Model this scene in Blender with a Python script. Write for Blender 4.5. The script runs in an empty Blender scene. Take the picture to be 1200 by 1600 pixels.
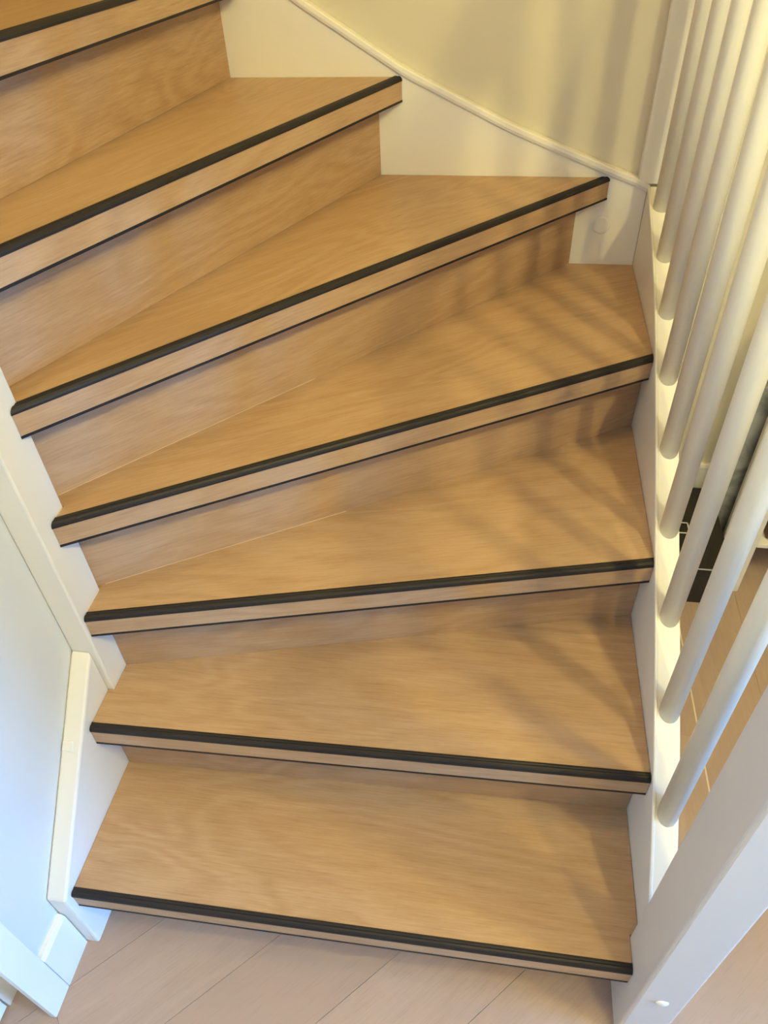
import bpy, bmesh, math, random
from mathutils import Vector, Matrix
random.seed(7)
S = bpy.context.scene
COL = S.collection

# ------------------------------------------------------------------ camera
cam_d = bpy.data.cameras.new('camera')
cam_d.sensor_fit = 'VERTICAL'; cam_d.sensor_height = 36.0
cam_d.lens = 36.0 * 1148.9 / 1600.0
cam_d.clip_start = 0.02
cam = bpy.data.objects.new('camera', cam_d); COL.objects.link(cam)
RT = Vector((0.9884, 0.1478, -0.0360)); DN = Vector((0.0734, -0.6708, -0.7380)); FW = Vector((-0.1332, 0.7267, -0.6739))
FW.normalize(); RT = (RT - FW * RT.dot(FW)).normalized(); UP = RT.cross(FW)
mw = Matrix((( RT.x, UP.x, -FW.x, -0.2876), (RT.y, UP.y, -FW.y, -1.6358), (RT.z, UP.z, -FW.z, 1.4550), (0, 0, 0, 1)))
cam.matrix_world = mw
S.camera = cam

# ------------------------------------------------------------------ world, lights, exposure
w = bpy.data.worlds.new('world'); S.world = w; w.use_nodes = True
w.node_tree.nodes['Background'].inputs[0].default_value = (0.80, 0.86, 1.0, 1)
w.node_tree.nodes['Background'].inputs[1].default_value = 0.25

def lamp(name, kind, loc, power, color, size=0.05, aim=None, sizey=None, spot=None):
    d = bpy.data.lights.new(name, kind); d.energy = power; d.color = color
    if kind == 'AREA':
        d.size = size
        if sizey: d.shape = 'RECTANGLE'; d.size_y = sizey
    else:
        d.shadow_soft_size = size
    if kind == 'SPOT':
        d.spot_size = math.radians(spot or 120); d.spot_blend = 0.9
    o = bpy.data.objects.new(name, d); COL.objects.link(o); o.location = loc
    if aim is not None:
        o.rotation_euler = (Vector(aim) - Vector(loc)).to_track_quat('-Z', 'Y').to_euler()
    return o
LIGHTS = [
 # name, kind, location, watts, colour, size, aim, size_y, cone
 ('upstairs_lamp', 'POINT', (-0.50, -1.25, 4.60), 42, (1.0, 0.70, 0.10), 0.07, None, None, None),
 ('hall_lamp', 'POINT', (0.36, -1.90, 2.36), 34, (1.0, 0.87, 0.30), 0.035, None, None, None),
 ('hall_lamp', 'POINT', (0.84, -1.62, 2.36), 43, (1.0, 0.88, 0.32), 0.05, None, None, None),
 ('garden_door_daylight', 'AREA', (2.38, -1.68, 0.72), 150, (0.06, 0.36, 1.0), 0.76, (0.0, -1.68, 0.72), 1.34, None),
]
for l_ in LIGHTS: lamp(l_[0], l_[1], l_[2], l_[3], l_[4], l_[5], aim=l_[6], sizey=l_[7], spot=l_[8])
S.view_settings.view_transform = 'Standard'; S.view_settings.look = 'None'
S.view_settings.gamma = 1.0; S.view_settings.use_curve_mapping = False
S.view_settings.exposure = 0.12

# ------------------------------------------------------------------ materials
def srgb(r, g, b):
    f = lambda c: (c / 255 / 12.92) if c / 255 <= 0.04045 else ((c / 255 + 0.055) / 1.055) ** 2.4
    return (f(r), f(g), f(b), 1)

def plain(name, col, rough=0.5, bump=0.0, bscale=60.0, var=0.03, spec=0.4):
    m = bpy.data.materials.new(name); m.use_nodes = True
    nt = m.node_tree; b = nt.nodes['Principled BSDF']
    b.inputs['Roughness'].default_value = rough
    b.inputs['Specular IOR Level'].default_value = spec
    tc = nt.nodes.new('ShaderNodeTexCoord')
    n = nt.nodes.new('ShaderNodeTexNoise'); n.inputs['Scale'].default_value = 7; n.inputs['Detail'].default_value = 3
    nt.links.new(tc.outputs['Object'], n.inputs['Vector'])
    mx = nt.nodes.new('ShaderNodeMix'); mx.data_type = 'RGBA'
    mx.inputs['A'].default_value = tuple(c * (1 - var) for c in col[:3]) + (1,)
    mx.inputs['B'].default_value = tuple(min(1, c * (1 + var)) for c in col[:3]) + (1,)
    nt.links.new(n.outputs['Fac'], mx.inputs['Factor']); nt.links.new(mx.outputs['Result'], b.inputs['Base Color'])
    if bump:
        n2 = nt.nodes.new('ShaderNodeTexNoise'); n2.inputs['Scale'].default_value = bscale; n2.inputs['Detail'].default_value = 4
        nt.links.new(tc.outputs['Object'], n2.inputs['Vector'])
        bp = nt.nodes.new('ShaderNodeBump'); bp.inputs['Strength'].default_value = bump; bp.inputs['Distance'].default_value = 0.002
        nt.links.new(n2.outputs['Fac'], bp.inputs['Height']); nt.links.new(bp.outputs['Normal'], b.inputs['Normal'])
    return m

def wood(name, light, mid, dark, rough=0.42, grain=1.0):
    """oak laminate: grain runs along local x"""
    m = bpy.data.materials.new(name); m.use_nodes = True
    nt = m.node_tree; N = nt.nodes; L = nt.links; b = N['Principled BSDF']
    tc = N.new('ShaderNodeTexCoord'); oi = N.new('ShaderNodeObjectInfo')
    off = N.new('ShaderNodeVectorMath'); off.operation = 'SCALE'; off.inputs[0].default_value = (13.0, 7.0, 5.0)
    L.new(oi.outputs['Random'], off.inputs['Scale'])
    add = N.new('ShaderNodeVectorMath'); add.operation = 'ADD'
    L.new(tc.outputs['Object'], add.inputs[0]); L.new(off.outputs[0], add.inputs[1])
    def noise(sx, sy, sz, detail, rough_=0.55, dist=0.0):
        mp = N.new('ShaderNodeMapping'); mp.inputs['Scale'].default_value = (sx, sy, sz)
        L.new(add.outputs[0], mp.inputs['Vector'])
        n = N.new('ShaderNodeTexNoise'); n.inputs['Scale'].default_value = 1; n.inputs['Detail'].default_value = detail
        n.inputs['Roughness'].default_value = rough_; n.inputs['Distortion'].default_value = dist
        L.new(mp.outputs[0], n.inputs['Vector']); return n.outputs['Fac']
    def math_(op, a, c=None):
        q = N.new('ShaderNodeMath'); q.operation = op
        for i, v in enumerate((a, c)):
            if v is None: continue
            if isinstance(v, (int, float)): q.inputs[i].default_value = v
            else: L.new(v, q.inputs[i])
        return q.outputs[0]
    base = noise(1.5, 6.0, 6.0, 2, 0.5, 0.6)            # broad field whose level lines are the cathedral rings
    rings = math_('SINE', math_('MULTIPLY', base, 70.0))
    rings = math_('MULTIPLY_ADD', rings, 0.5); 
    N[-1].inputs[2].default_value = 0.5
    rmask = noise(1.8, 5.0, 5.0, 1)
    fine = noise(20, 330, 330, 4, 0.7)
    pore = noise(14, 420, 420, 2, 0.7)
    broad = noise(0.9, 3.2, 3.2, 2)
    fac = math_('ADD', math_('MULTIPLY', broad, 0.50), math_('MULTIPLY', math_('MULTIPLY', rings, rmask), 0.22 * grain))
    fac = math_('ADD', fac, math_('MULTIPLY', fine, 0.56 * grain))
    cr = N.new('ShaderNodeValToRGB'); e = cr.color_ramp.elements
    e[0].position = 0.42; e[0].color = dark; e[1].position = 0.86; e[1].color = light
    k = e.new(0.64); k.color = mid
    L.new(fac, cr.inputs['Fac'])
    pr = N.new('ShaderNodeMapRange'); pr.inputs['From Min'].default_value = 0.30; pr.inputs['From Max'].default_value = 0.45
    pr.inputs['To Min'].default_value = 0.80; pr.inputs['To Max'].default_value = 1.0
    L.new(pore, pr.inputs['Value'])
    mul = N.new('ShaderNodeMix'); mul.data_type = 'RGBA'; mul.blend_type = 'MULTIPLY'; mul.inputs['Factor'].default_value = 0.7 * grain
    L.new(cr.outputs['Color'], mul.inputs['A']); L.new(pr.outputs['Result'], mul.inputs['B'])
    L.new(mul.outputs['Result'], b.inputs['Base Color'])
    b.inputs['Roughness'].default_value = rough; b.inputs['Specular IOR Level'].default_value = 0.35
    bp = N.new('ShaderNodeBump'); bp.inputs['Strength'].default_value = 0.25; bp.inputs['Distance'].default_value = 0.0006
    L.new(fine, bp.inputs['Height']); L.new(bp.outputs['Normal'], b.inputs['Normal'])
    return m

def stone(name, c1, c2):
    m = bpy.data.materials.new(name); m.use_nodes = True
    nt = m.node_tree; N = nt.nodes; L = nt.links; b = N['Principled BSDF']; b.inputs['Roughness'].default_value = 0.6
    tc = N.new('ShaderNodeTexCoord'); n = N.new('ShaderNodeTexNoise')
    n.inputs['Scale'].default_value = 11; n.inputs['Detail'].default_value = 6; n.inputs['Distortion'].default_value = 1.2
    L.new(tc.outputs['Object'], n.inputs['Vector'])
    cr = N.new('ShaderNodeValToRGB'); cr.color_ramp.elements[0].position = .38; cr.color_ramp.elements[0].color = c1
    cr.color_ramp.elements[1].position = .62; cr.color_ramp.elements[1].color = c2
    L.new(n.outputs['Fac'], cr.inputs['Fac']); L.new(cr.outputs['Color'], b.inputs['Base Color'])
    return m

M = {
 'tread': wood('oak_laminate', srgb(202, 169, 137), srgb(192, 158, 123), srgb(177, 141, 105)),
 'floor': wood('floor_laminate', srgb(196, 172, 156), srgb(188, 163, 147), srgb(178, 152, 136), rough=0.45, grain=0.6),
 'black': plain('black_nosing_vinyl', srgb(42, 37, 36), 0.5, var=0.06, spec=0.25),
 'white': plain('white_lacquered_wood', srgb(244, 237, 224), 0.38, bump=0.06, bscale=90),
 'newel': plain('newel_paint', srgb(226, 217, 206), 0.42, bump=0.05, bscale=90),
 'brushed': plain('brushed_white_paint', srgb(247, 239, 216), 0.4, bump=0.15, bscale=160),
 'wall': plain('painted_wall', srgb(222, 219, 210), 0.75, bump=0.05, bscale=220),
 'cream': plain('cream_wall_paint', srgb(222, 211, 186), 0.7, bump=0.05, bscale=220),
 'greige': plain('greige_wall', srgb(178, 168, 156), 0.8),
 'ceil': plain('ceiling_paint', srgb(236, 232, 224), 0.85),
 'sealant': plain('white_sealant', srgb(232, 212, 186), 0.4),
 'blackbox': plain('black_plastic', srgb(40, 36, 34), 0.5),
 'stone': stone('grey_veined_stone', srgb(108, 110, 112), srgb(168, 170, 170)),
 'brown': plain('brown_wicker', srgb(120, 92, 82), 0.7, bump=0.4, bscale=150, var=.15),
 'dark': plain('dark_gap', srgb(176, 148, 126), 0.7),
 'lamp_trim': plain('brushed_metal', srgb(190, 188, 184), 0.3),
}
glow = bpy.data.materials.new('lamp_glow'); glow.use_nodes = True
_b = glow.node_tree.nodes['Principled BSDF']; _b.inputs['Emission Color'].default_value = (1, .75, .4, 1); _b.inputs['Emission Strength'].default_value = 3

# ------------------------------------------------------------------ mesh helpers
def obj(name, bm, mat, parent=None, smooth=False, label=None):
    me = bpy.data.meshes.new(name); bmesh.ops.recalc_face_normals(bm, faces=bm.faces); bm.to_mesh(me); bm.free()
    if smooth:
        for p in me.polygons: p.use_smooth = True
    me.materials.append(M[mat] if isinstance(mat, str) else mat)
    o = bpy.data.objects.new(name, me); COL.objects.link(o)
    if parent is not None: o.parent = parent
    if label: o['label'] = label
    return o

def empty(name, loc=(0, 0, 0)):
    o = bpy.data.objects.new(name, None); COL.objects.link(o); o.location = loc; o.empty_display_size = 0.1
    return o

def tag(o, label, cat, group=None):
    o['label'] = label; o['category'] = cat
    if group: o['group'] = group
    return o

def struct(o): o['kind'] = 'structure'; return o

def add_box(bm, a, b, bevel=0.0, seg=2):
    vs = [bm.verts.new((x, y, z)) for x in (a[0], b[0]) for y in (a[1], b[1]) for z in (a[2], b[2])]
    fs = [bm.faces.new([vs[i] for i in q]) for q in ((0, 1, 3, 2), (4, 6, 7, 5), (0, 4, 5, 1), (2, 3, 7, 6), (0, 2, 6, 4), (1, 5, 7, 3))]
    if bevel:
        es = list({e for f in fs for e in f.edges})
        bmesh.ops.bevel(bm, geom=es, offset=bevel, segments=seg, affect='EDGES', profile=0.5)
    return bm

def box(a, b, bevel=0.0, seg=2): return add_box(bmesh.new(), a, b, bevel, seg)

def prism(pts, fn, t0, t1, bevel=0.0, seg=2):
    """polygon (list of 2-d points) extruded from t0 to t1; fn(u, v, t) -> 3-d point"""
    bm = bmesh.new()
    A = [bm.verts.new(fn(u, v, t0)) for u, v in pts]; B = [bm.verts.new(fn(u, v, t1)) for u, v in pts]
    bm.faces.new(A); bm.faces.new(B[::-1]); n = len(pts)
    for i in range(n): bm.faces.new((A[i], B[i], B[(i + 1) % n], A[(i + 1) % n]))
    if bevel:
        bmesh.ops.recalc_face_normals(bm, faces=bm.faces)
        es = [e for e in bm.edges if len(e.link_faces) == 2 and e.calc_face_angle(0) > 0.6]
        bmesh.ops.bevel(bm, geom=es, offset=bevel, segments=seg, affect='EDGES', profile=0.5)
    return bm
XY = lambda u, v, t: (u, v, t)
YZ = lambda u, v, t: (t, u, v)
XZ = lambda u, v, t: (u, t, v)

def interp(x, xs, ys):
    if x <= xs[0]: return ys[0] + (x - xs[0]) * (ys[1] - ys[0]) / (xs[1] - xs[0])
    for i in range(len(xs) - 1):
        if x <= xs[i + 1]: return ys[i] + (x - xs[i]) * (ys[i + 1] - ys[i]) / (xs[i + 1] - xs[i])
    return ys[-1] + (x - xs[-1]) * (ys[-1] - ys[-2]) / (xs[-1] - xs[-2])

# ------------------------------------------------------------------ dimensions (metres)
H = 0.185                      # rise
XL, XU, XW = -0.9166, -0.9065, -0.952     # lower string face, inner post face, wall face
YC, YF = -0.9045, -0.9745      # inner post: back and front face
TOPY = [-1.20, -1.163, -1.129, -1.019, -0.853, -0.714, -0.567, -0.34, -0.195, -0.007]
TOPZ = [0.247, 0.277, 0.307, 0.392, 0.495, 0.574, 0.662, 0.785, 0.844, 0.906]
ztop = lambda y: interp(y, TOPY, TOPZ)

# ------------------------------------------------------------------ setting
# floor: sub floor and laid planks
floor = struct(obj('floor', box((-1.6, -2.85, -0.05), (2.3, 0.018, -0.0125)), 'dark'))
def clip_poly(poly, n, c):      # keep points with n.p <= c
    out = []
    for i in range(len(poly)):
        p, q = poly[i], poly[(i + 1) % len(poly)]
        dp, dq = p[0] * n[0] + p[1] * n[1] - c, q[0] * n[0] + q[1] * n[1] - c
        if dp <= 0: out.append(p)
        if (dp < 0) != (dq < 0) and dp != dq:
            s = dp / (dp - dq); out.append((p[0] + s * (q[0] - p[0]), p[1] + s * (q[1] - p[1])))
    return out
def plank(parent, origin, ang, L0, L1, W0, W1, area):
    """one board: local x along the grain, clipped to the area rectangle"""
    ca, sa = math.cos(ang), math.sin(ang)
    g = 0.0003
    P = [(L0 + g, W0 + g), (L1 - g, W0 + g), (L1 - g, W1 - g), (L0 + g, W1 - g)]
    x0, y0, x1, y1 = area
    for n, c in (((1, 0), x1), ((-1, 0), -x0), ((0, 1), y1), ((0, -1), -y0)):
        nl = (n[0] * ca + n[1] * sa, -n[0] * sa + n[1] * ca)
        P = clip_poly(P, nl, c - n[0] * origin[0] - n[1] * origin[1])
        if len(P) < 3: return
    ar = 0.5 * abs(sum(P[i][0] * P[(i + 1) % len(P)][1] - P[(i + 1) % len(P)][0] * P[i][1] for i in range(len(P))))
    if ar < 2e-4: return
    dz = random.uniform(-0.0003, 0.0)
    o = obj('floor_plank', prism(P, XY, -0.0120, dz), 'floor', parent)
    o.location = (origin[0], origin[1], 0); o.rotation_euler = (0, 0, ang)
W = 0.153
AREA_A = (-1.6, -2.6, 1.35, -1.06)     # hall boards run on the diagonal
for i in range(-13, 14):
    s = random.uniform(-0.6, 0.0)
    for j in range(-3, 4):
        plank(floor, (-0.836, -1.235), math.radians(45), s + j * 1.2, s + (j + 1) * 1.2, i * W, (i + 1) * W, AREA_A)
AREA_B = (-0.05, -1.06, 0.95, 0.018)      # boards beyond the balustrade run along the stair
for i in range(-2, 8):
    s = random.uniform(-0.5, 0.0)
    ends = [(-0.7 , 0.035), (0.035, 1.2)] if i == -1 else [(-1.0 + s, 0.2 + s), (0.2 + s, 1.4 + s)]
    for a, b_ in ends:
        plank(floor, (0.2105, -0.74), math.radians(90), a, b_, -(i + 1) * W, -i * W, AREA_B)
# pale tongue showing in the open joint beyond the balustrade
obj('joint_line', box((0.2088, -1.05, -0.004), (0.2122, 0.0, 0.0004)), 'sealant', floor, label='pale open joint between two floor boards')

# walls
struct(obj('wall_back', box((-3.0, 0.018, -0.05), (2.3, 0.13, 5.0)), 'cream'))
struct(obj('wall_left', prism([(-1.352, 0), (YC, 0), (YC, 2.45), (-2.85, 2.45), (-2.85, 2.05), (-1.352, 2.05)], YZ, -1.05, XW), 'wall'))
struct(obj('wall_inner', box((-3.0, -1.0, 0.0), (-1.052, YC, 2.45)), 'wall'))
def wall_with_openings(name, lo, hi, z0, z1, holes, fn, t0, t1):
    """vertical wall from lo to hi with rectangular openings (u0, u1, v0, v1), sorted by u"""
    bm = bmesh.new(); u = lo
    def q(u0, u1, v0, v1):
        a, b = fn(u0, v0, t0), fn(u1, v1, t1)
        add_box(bm, [min(i, j) for i, j in zip(a, b)], [max(i, j) for i, j in zip(a, b)])
    for u0, u1, v0, v1 in holes:
        q(u, u0, z0, z1)
        if v0 > z0: q(u0, u1, z0, v0)
        q(u0, u1, v1, z1); u = u1
    q(u, hi, z0, z1)
    return struct(obj(name, bm, 'greige'))
wall_with_openings('wall_right', -2.85, 0.018, -0.05, 5.0, [(-2.10, -1.26, 0.02, 1.42)], YZ, 2.30, 2.36)
wall_with_openings('wall_front', -3.0, 2.36, -0.05, 5.0, [], XZ, -2.91, -2.85)
def window(name, u0, u1, v0, v1, fn, t):
    bm = bmesh.new(); f = 0.04
    for a, b in (((u0, v0), (u0 + f, v1)), ((u1 - f, v0), (u1, v1)), ((u0 + f, v0), (u1 - f, v0 + f)), ((u0 + f, v1 - f), (u1 - f, v1))):
        p, q = fn(a[0], a[1], t - 0.02), fn(b[0], b[1], t + 0.02)
        add_box(bm, [min(i, j) for i, j in zip(p, q)], [max(i, j) for i, j in zip(p, q)])
    return struct(obj(name, bm, 'white'))
window('window_1', -2.0995, -1.2605, 0.0205, 1.4195, YZ, 2.33)
struct(obj('wall_light_blocker', box((0.95, -1.32, 0.0), (1.05, 0.018, 2.45)), 'greige'))  # unseen wall, added to keep daylight off the floor beyond the balustrade
struct(obj('wall_far', box((-3.1, -3.7, 2.45), (-3.0, 0.13, 5.0)), 'wall'))
cl = bmesh.new()
add_box(cl, (0.045, -2.85, 2.45), (2.3, 0.018, 2.72)); add_box(cl, (-3.0, -2.85, 2.45), (0.045, -1.45, 2.72))
struct(obj('ceiling', cl, 'ceil'))
struct(obj('ceiling', box((-3.1, -3.75, 5.0), (2.36, 0.13, 5.1)), 'ceil'))
# baseboards
def baseboard(name, pts, fn, a, b):
    return struct(obj(name, prism(pts, fn, a, b), 'white'))
baseboard('baseboard_left', [(XW, 0), (-0.940, 0), (-0.940, 0.124), (-0.945, 0.133), (XW, 0.133)], lambda u, v, t: (u, t, v), -1.3385, -1.2685)
baseboard('baseboard_back', [(0.018, 0), (0.006, 0), (0.006, 0.180), (0.010, 0.189), (0.018, 0.189)], lambda u, v, t: (t, u, v), 0.05, 0.949)
# door frame at the foot of the left wall
struct(obj('trim_1', box((XW, -1.3870, 0.0), (-0.9395, -1.3390, 2.10), 0.002), 'white'))
d1 = struct(obj('door_1', box((-1.10, -2.25, 0.006), (-1.030, -1.3835, 2.05), 0.002), 'white'))
obj('door_frame', box((-1.12, -1.3815, 0.0), (-1.028, -1.353, 2.05), 0.001), 'white', d1)
obj('handle', box((-1.03, -2.2, 1.02), (-0.99, -2.08, 1.04), 0.006), 'lamp_trim', d1)

# ------------------------------------------------------------------ staircase
stair = empty('staircase', (0, 0, 0))
tag(stair, 'winding oak laminate staircase with black edged treads turning left along the wall', 'staircase')

def isect(p, d, q, e):
    den = d[0] * e[1] - d[1] * e[0]
    t = ((q[0] - p[0]) * e[1] - (q[1] - p[1]) * e[0]) / den
    return (p[0] + t * d[0], p[1] + t * d[1])

G = 0.0008
# nose lines (right/wall end, left end)
NOSE = {1: ((0.0, -1.2430), (XL, -1.2540)), 2: ((0.0, -1.0295), (XL, -1.0564)), 3: ((0.0, -0.7434), (XU, -0.9690)),
        4: ((0.0, -0.4010), (XU, -0.9470)), 5: ((-0.0775, 0.0), (XU, -0.9270)), 6: ((-0.508, 0.0), (-0.902, YC)),
        7: ((-0.815, 0.0), (-0.9625, YC)), 8: ((-1.10, 0.0), (-1.03, YC)), 9: ((-1.36, 0.0), (-1.12, YC))}
def offset_line(k, d):
    (ax, ay), (bx, by) = NOSE[k]
    dx, dy = bx - ax, by - ay; l = math.hypot(dx, dy); dx /= l; dy /= l
    n = (dy, -dx)                  # to the back of the step
    if n[0] * -0.5 + n[1] * 0.5 < 0: n = (-n[0], -n[1])
    return (ax + n[0] * d, ay + n[1] * d), (dx, dy), n
OUT = 0.045                        # nosing overhang
def ends(k, d, lower_left=None):
    """right and left end of the line parallel to nose k, d behind it"""
    p, u, n = offset_line(k, d)
    r = isect(p, u, (-G, 0), (0, 1))
    if k >= 5 or r[1] > -G: r = isect(p, u, (0, -G), (1, 0))
    if k == 1 and r[1] < -1.1895: r = isect(p, u, (-0.0140, 0), (0, 1))
    if k <= 5:
        xl = XL if k <= 2 else XU
        l = isect(p, u, (xl + G, 0), (0, 1))
        if k == 2 and l[1] > YF - G: l = isect(p, u, (XU + G, 0), (0, 1))
        if l[1] > YC: l = isect(p, u, (0, YC + G), (1, 0))
    else:
        l = isect(p, u, (0, YC + G), (1, 0))
        if l[0] > XU: l = isect(p, u, (XU + G, 0), (0, 1))
    return r, l

def strip(k, d0, d1):
    r0, l0 = ends(k, d0); r1, l1 = ends(k, d1)
    return [r0, l0, l1, r1]

def oriented(name, pts, z0, z1, k, mat, parent, bevel=0.0, label=None):
    """prism whose local x runs along the nose of step k, origin at nose end"""
    (ax, ay), (bx, by) = NOSE[k]
    ang = math.atan2(ay - by, ax - bx)
    ca, sa = math.cos(ang), math.sin(ang)
    L = [((x - bx) * ca + (y - by) * sa, -(x - bx) * sa + (y - by) * ca) for x, y in pts]
    o = obj(name, prism(L, XY, z0, z1, bevel), mat, None, label=label)
    mwx = Matrix.Translation((bx, by, 0)) @ Matrix.Rotation(ang, 4, 'Z')
    o.parent = parent
    o.matrix_world = mwx
    o.matrix_parent_inverse = Matrix.Identity(4)
    o.location = (bx, by, 0); o.rotation_euler = (0, 0, ang)
    return o, ang, (bx, by)

def sub(o_parent, bm_world_pts_fn, *a): pass

for k in range(1, 9):
    top = k * H
    # ---- tread board (from just behind the black strip to behind the next riser)
    r0, l0 = ends(k, 0.0140); 
    rb, lb = ends(k + 1, OUT + 0.004)
    poly = [r0, l0]
    if k == 1:
        poly = [r0, l0, lb, rb, (-G, -1.1888), (-0.0140, -1.1888)]
    elif k == 2:
        poly = [r0, l0, (XL + G, YF - G), (XU + G, YF - G), lb, rb]
    elif k == 3:
        poly = [r0, l0, lb, rb]
    elif k == 4:
        poly = [r0, l0, (XU + G, YC + G), lb, rb, (-G, -G)]
    elif k == 5:
        poly = [r0, l0, (XU + G, YC + G), lb, rb] if lb[0] < XU else [r0, l0, lb, rb]
    else:
        poly = [r0, l0, lb, rb]
    t, ang, org = oriented('tread', poly, top - 0.036, top, k, 'tread', stair)
    inv = Matrix.Rotation(-ang, 4, 'Z') @ Matrix.Translation((-org[0], -org[1], 0))
    def child(name, pts, z0, z1, mat, bevel=0.0, label=None):
        L = []
        for x, y in pts:
            v = inv @ Vector((x, y, 0)); L.append((v.x, v.y))
        return obj(name, prism(L, XY, z0, z1, bevel), mat, t, label=label)
    # ---- black strip: rounded L profile along the nose
    r1, l1 = ends(k, 0.0); r2, l2 = ends(k, 0.0138)
    prof = [(0.0138, 0.0016), (0.0105, 0.0018), (0.0088, 0.0010), (0.0066, 0.0018), (0.0040, 0.0010), (0.0016, -0.0012), (0.0002, -0.0042), (0.0, -0.0075), (0.0040, -0.0075), (0.0138, -0.0075)]
    bm = bmesh.new(); A = []; B = []
    for d, z in prof:
        r, l = ends(k, d)
        v = inv @ Vector((r[0], r[1], top + z)); q = inv @ Vector((l[0], l[1], top + z))
        A.append(bm.verts.new(v)); B.append(bm.verts.new(q))
    bm.faces.new(A); bm.faces.new(B[::-1])
    for i in range(len(A)): bm.faces.new((A[i], B[i], B[(i + 1) % len(A)], A[(i + 1) % len(A)]))
    obj('nosing_strip', bm, 'black', t, label='black ribbed strip along the front edge')
    # ---- laminate fascia below it and the thin black bottom trim
    child('nosing_board', strip(k, 0.0010, 0.0135), top - 0.0408, top - 0.0076, 'tread', label='pale oak front board under the black strip')
    child('bottom_trim', strip(k, 0.0002, 0.0140), top - 0.0448, top - 0.0409, 'black', label='thin black line under the front board')
    # ---- riser under this tread
    pts = strip(k, OUT, OUT + 0.010)
    if k == 1: pts = [ends(1, OUT)[0], ends(1, OUT)[1], ends(1, OUT + .010)[1], ends(1, OUT + .010)[0]]
    r, _, _ = oriented('riser', pts, (k - 1) * H + 0.0004, top - 0.0365, k, 'tread', stair)
    if k in (4, 5):       # bead of white filler in the joint below the riser, on the left part
        a, b_ = ends(k, OUT - 0.0007)
        c = (b_[0] + (a[0] - b_[0]) * 0.42, b_[1] + (a[1] - b_[1]) * 0.42); e_ = (b_[0] + (a[0] - b_[0]) * 0.02, b_[1] + (a[1] - b_[1]) * 0.02)
        _, u, n = offset_line(k, 0)
        q = [c, e_, (e_[0] + n[0] * .0006, e_[1] + n[1] * .0006), (c[0] + n[0] * .0006, c[1] + n[1] * .0006)]
        oriented('joint_bead', q, (k - 1) * H + 0.0002, (k - 1) * H + 0.0008, k, 'sealant', stair, label='thin white bead of filler in the joint under the riser')

# ---- outer string with the balusters on it (right)
ys = [-1.18 + i * (1.18 - 0.0) / 40 for i in range(41)]
# smooth curve through the measured points
def zs(y): return (ztop(y - 0.03) + 2 * ztop(y) + ztop(y + 0.03)) / 4 if y < -0.04 else ztop(y)
topc = [(y, zs(y)) for y in ys]
botc = [(0.0, 0.52), (-0.30, 0.42), (-0.72, 0.16), (-0.98, 0.0), (-1.185, 0.0)]
string = obj('outer_string', prism(topc + botc, YZ, 0.0, 0.0385, 0.0012), 'white', stair, label='white string board the balusters stand on')
cap = topc + [(y, z - 0.0001) for y, z in reversed(topc)]
bm = bmesh.new(); rows = []
for y, z in topc:
    rows.append([bm.verts.new(p) for p in ((-0.0012, y, z - 0.006), (-0.0012, y, z + 0.0012), (0.0, y, z + 0.0030), (0.0028, y, z + 0.0030), (0.0040, y, z + 0.0010), (0.0040, y, z - 0.006))])
for a, b_ in zip(rows, rows[1:]):
    for i in range(5): bm.faces.new((a[i], a[i + 1], b_[i + 1], b_[i]))
obj('edge_bead', bm, 'white', string)

# ---- wall string on the back wall
WX = [-1.30, -0.94, -0.699, -0.506, -0.287, -0.087, -0.026, 0.0]
WZ = [1.66, 1.397, 1.238, 1.123, 1.021, 0.944, 0.922, 0.910]
zw = lambda x: interp(x, WX, WZ)
wt = [(-1.30 + i * 1.30 / 48, zw(-1.30 + i * 1.30 / 48)) for i in range(49)]
ws = obj('wall_string', prism(wt + [(0.0, 0.5), (-0.35, 0.6), (-1.30, 1.0)], XZ, 0.0, 0.0176, 0.002), 'white', stair, label='white string board along the back wall')
bm = bmesh.new(); rows = []
for x, z in wt:
    rows.append([bm.verts.new(p) for p in ((x, -0.0035, z - 0.012), (x, -0.0050, z - 0.006), (x, -0.0040, z + 0.001), (x, 0.0, z + 0.0035), (x, 0.0176, z + 0.0035), (x, 0.0176, z - 0.010))])
for a, b_ in zip(rows, rows[1:]):
    for i in range(5): bm.faces.new((a[i], a[i + 1], b_[i + 1], b_[i]))
obj('edge_bead', bm, 'white', ws)
def disc(c, r, axis, depth, name, mat, parent, label=None):
    bm = bmesh.new(); n = 28; rings = [(r, 0), (r, depth * .4), (r * .92, depth * .85), (r * .7, depth), ]
    prev = None
    for rr, dd in rings:
        ring = []
        for i in range(n):
            a = 2 * math.pi * i / n
            ring.append(bm.verts.new(Vector(c) + Vector(axis[0]) * math.cos(a) * rr + Vector(axis[1]) * math.sin(a) * rr + Vector(axis[2]) * dd))
        if prev:
            for i in range(n): bm.faces.new((prev[i], prev[(i + 1) % n], ring[(i + 1) % n], ring[i]))
        prev = ring
    bm.faces.new(prev)
    return obj(name, bm, mat, parent, smooth=True, label=label)
disc((-0.081, 0.0, 0.826), 0.0185, ((1, 0, 0), (0, 0, 1), (0, -1, 0)), 0.0012, 'screw_cap', 'white', ws, 'round white cover plug')

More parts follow.
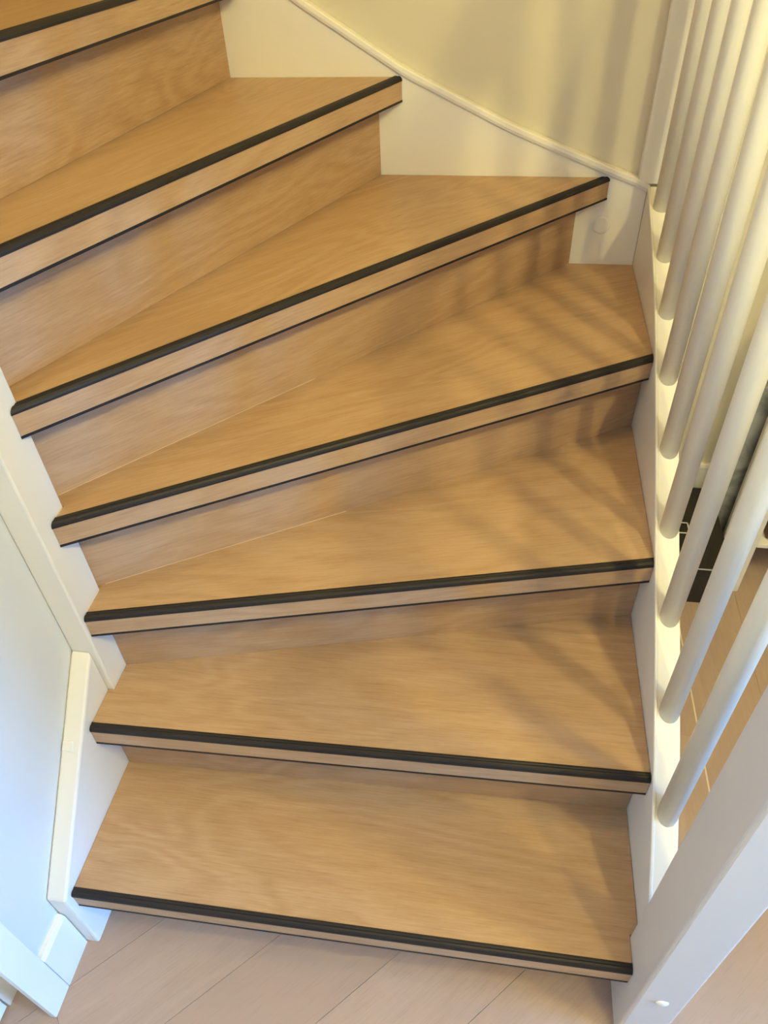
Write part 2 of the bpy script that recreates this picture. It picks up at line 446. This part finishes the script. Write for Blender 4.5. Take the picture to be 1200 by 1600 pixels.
# ---- lower string on the left wall, inner post
ls = obj('lower_string', prism([(-1.2670, 0.0), (-1.2670, 0.190), (YF - 0.0005, 0.4755), (YF - 0.0005, 0.0)], YZ, XW + 0.0005, XL, 0.004), 'white', stair, label='short white string board sloping to the floor')
bm = box((-0.014, -0.010, 0.0), (0.004, 0.006, 0.003), 0.001)
sp = obj('filler_patch', bm, 'white', ls); sp.location = (-0.935, -1.085, 0.3665); sp.rotation_euler = (math.radians(44.5), 0, 0)
obj('inner_post', prism([(XU, YF), (XU, YC), (XW + 0.0005, YC), (XW + 0.0005, YF)], XY, 0.0, 2.40, 0.003), 'white', stair, label='tall square white post at the inner corner of the turn')

# ------------------------------------------------------------------ balustrade
bal = empty('balustrade', (0.02, -0.6, 0.0))
tag(bal, 'white balustrade of round spindles with square newel post on the right of the stair', 'balustrade')
bal_org = Vector((0.02, -0.6, 0.0))
BY = [-0.0615, -0.1955, -0.3230, -0.4440, -0.5680, -0.6900, -0.8190, -0.9460, -1.0700]
R = 0.0156
zr = lambda y: 1.80 + (y + 0.02) * 0.58     # underside of the handrail
def tube(cx, cy, z0f, z1f, r, n=26):
    bm = bmesh.new(); lo = []; hi = []
    for i in range(n):
        a = 2 * math.pi * i / n; x, y = cx + r * math.cos(a), cy + r * math.sin(a)
        lo.append(bm.verts.new((x, y, z0f(y)))); hi.append(bm.verts.new((x, y, z1f(y))))
    for i in range(n): bm.faces.new((lo[i], lo[(i + 1) % n], hi[(i + 1) % n], hi[i]))
    bm.faces.new(lo[::-1]); bm.faces.new(hi)
    return bm
for y in BY:
    bm = tube(0.0, 0.0, lambda q: zs(q + y) - 0.0, lambda q: zr(q + y), R)
    o = obj('baluster', bm, 'brushed', bal, smooth=False)
    for p in o.data.polygons: p.use_smooth = len(p.vertices) == 4
    o.location = Vector((0.0220, y, 0)) - bal_org
def local(bm): bmesh.ops.translate(bm, verts=bm.verts, vec=-bal_org); return bm
nw = obj('newel_post', local(box((-0.0135, -1.2790, 0.0), (0.0555, -1.1895, 1.22), 0.0045, 3)), 'newel', bal, label='square white newel post at the foot of the stair')
c = Vector((0.0210, -1.2790, 0.198)) - bal_org
bm = bmesh.new()
bmesh.ops.create_uvsphere(bm, u_segments=24, v_segments=12, radius=1.0)
bmesh.ops.scale(bm, vec=(0.0095, 0.0045, 0.0075), verts=bm.verts); bmesh.ops.translate(bm, verts=bm.verts, vec=c)
obj('screw_cap', bm, 'white', nw, smooth=True, label='small domed white screw cap')
obj('half_newel', local(box((-0.0215, -0.0020, 0.9130), (0.0385, 0.0170, 2.05), 0.002)), 'white', bal, label='flat white half post against the back wall')
obj('handrail', local(prism([(-0.0155, zr(-0.0155)), (-1.1890, zr(-1.1890)), (-1.1890, zr(-1.1890) + 0.062), (-0.0155, zr(-0.0155) + 0.062)], YZ, -0.010, 0.054, 0.012)), 'white', bal)

# ------------------------------------------------------------------ things beyond the balustrade
bx = empty('storage_box', (0.24, -0.18, 0)); tag(bx, 'low black lidded box on the floor beyond the white spindles', 'box')
bo = Vector((0.24, -0.18, 0))
def lb(a, b, bv=0.0): 
    bm = box(a, b, bv); bmesh.ops.translate(bm, verts=bm.verts, vec=-bo); return bm
obj('body', lb((0.125, -0.318, 0.0), (0.318, -0.012, 0.100), 0.002), 'blackbox', bx)
obj('lid', lb((0.123, -0.320, 0.1015), (0.320, -0.010, 0.124), 0.002), 'blackbox', bx)
obj('rim', lb((0.1225, -0.3212, 0.1225), (0.3205, -0.3185, 0.1248)), 'lamp_trim', bx, label='thin pale line along the front edge of the lid')
fr = bmesh.new(); x0, x1, y0, y1, t_, zz = 0.205, 0.2385, -0.197, -0.155, 0.0035, 0.124
for a, b_ in (((x0, y0), (x1, y0 + t_)), ((x0, y1 - t_), (x1, y1)), ((x0, y0), (x0 + t_, y1)), ((x1 - t_, y0), (x1, y1))):
    add_box(fr, (a[0], a[1], zz), (b_[0], b_[1], zz + 0.0006))
bmesh.ops.translate(fr, verts=fr.verts, vec=-bo)
obj('logo', fr, 'white', bx, label='small white square outline printed on the lid')

sl = obj('stone_panel', box((-0.10, -0.03, 0.0), (0.10, 0.03, 0.50), 0.004), 'stone'); sl.location = (0.4245, -0.062, 0.0)
tag(sl, 'grey mottled stone look panel standing upright behind the white rack', 'panel')

rk = empty('rack', (0.62, -0.19, 0)); ro = Vector((0.62, -0.19, 0)); tag(rk, 'white shelf rack with slim legs standing on the oak floor', 'shelf')
def rb_(name, a, b, mat='white', lab=None):
    bm = box(a, b, 0.0015); bmesh.ops.translate(bm, verts=bm.verts, vec=-ro); return obj(name, bm, mat, rk, label=lab)
for x in (0.350, 0.878):
    for y in (-0.268, -0.125): rb_('leg', (x, y, 0), (x + 0.022, y + 0.014, 0.72))
rb_('shelf', (0.373, -0.266, 0.158), (0.877, -0.113, 0.170)); rb_('shelf', (0.350, -0.268, 0.7205), (0.900, -0.111, 0.740))
bk = obj('basket', box((-0.15, -0.06, 0.0), (0.15, 0.06, 0.26), 0.004), 'brown'); bk.location = (0.545, -0.187, 0.1702)
tag(bk, 'brown basket on the low shelf of the white rack', 'basket')
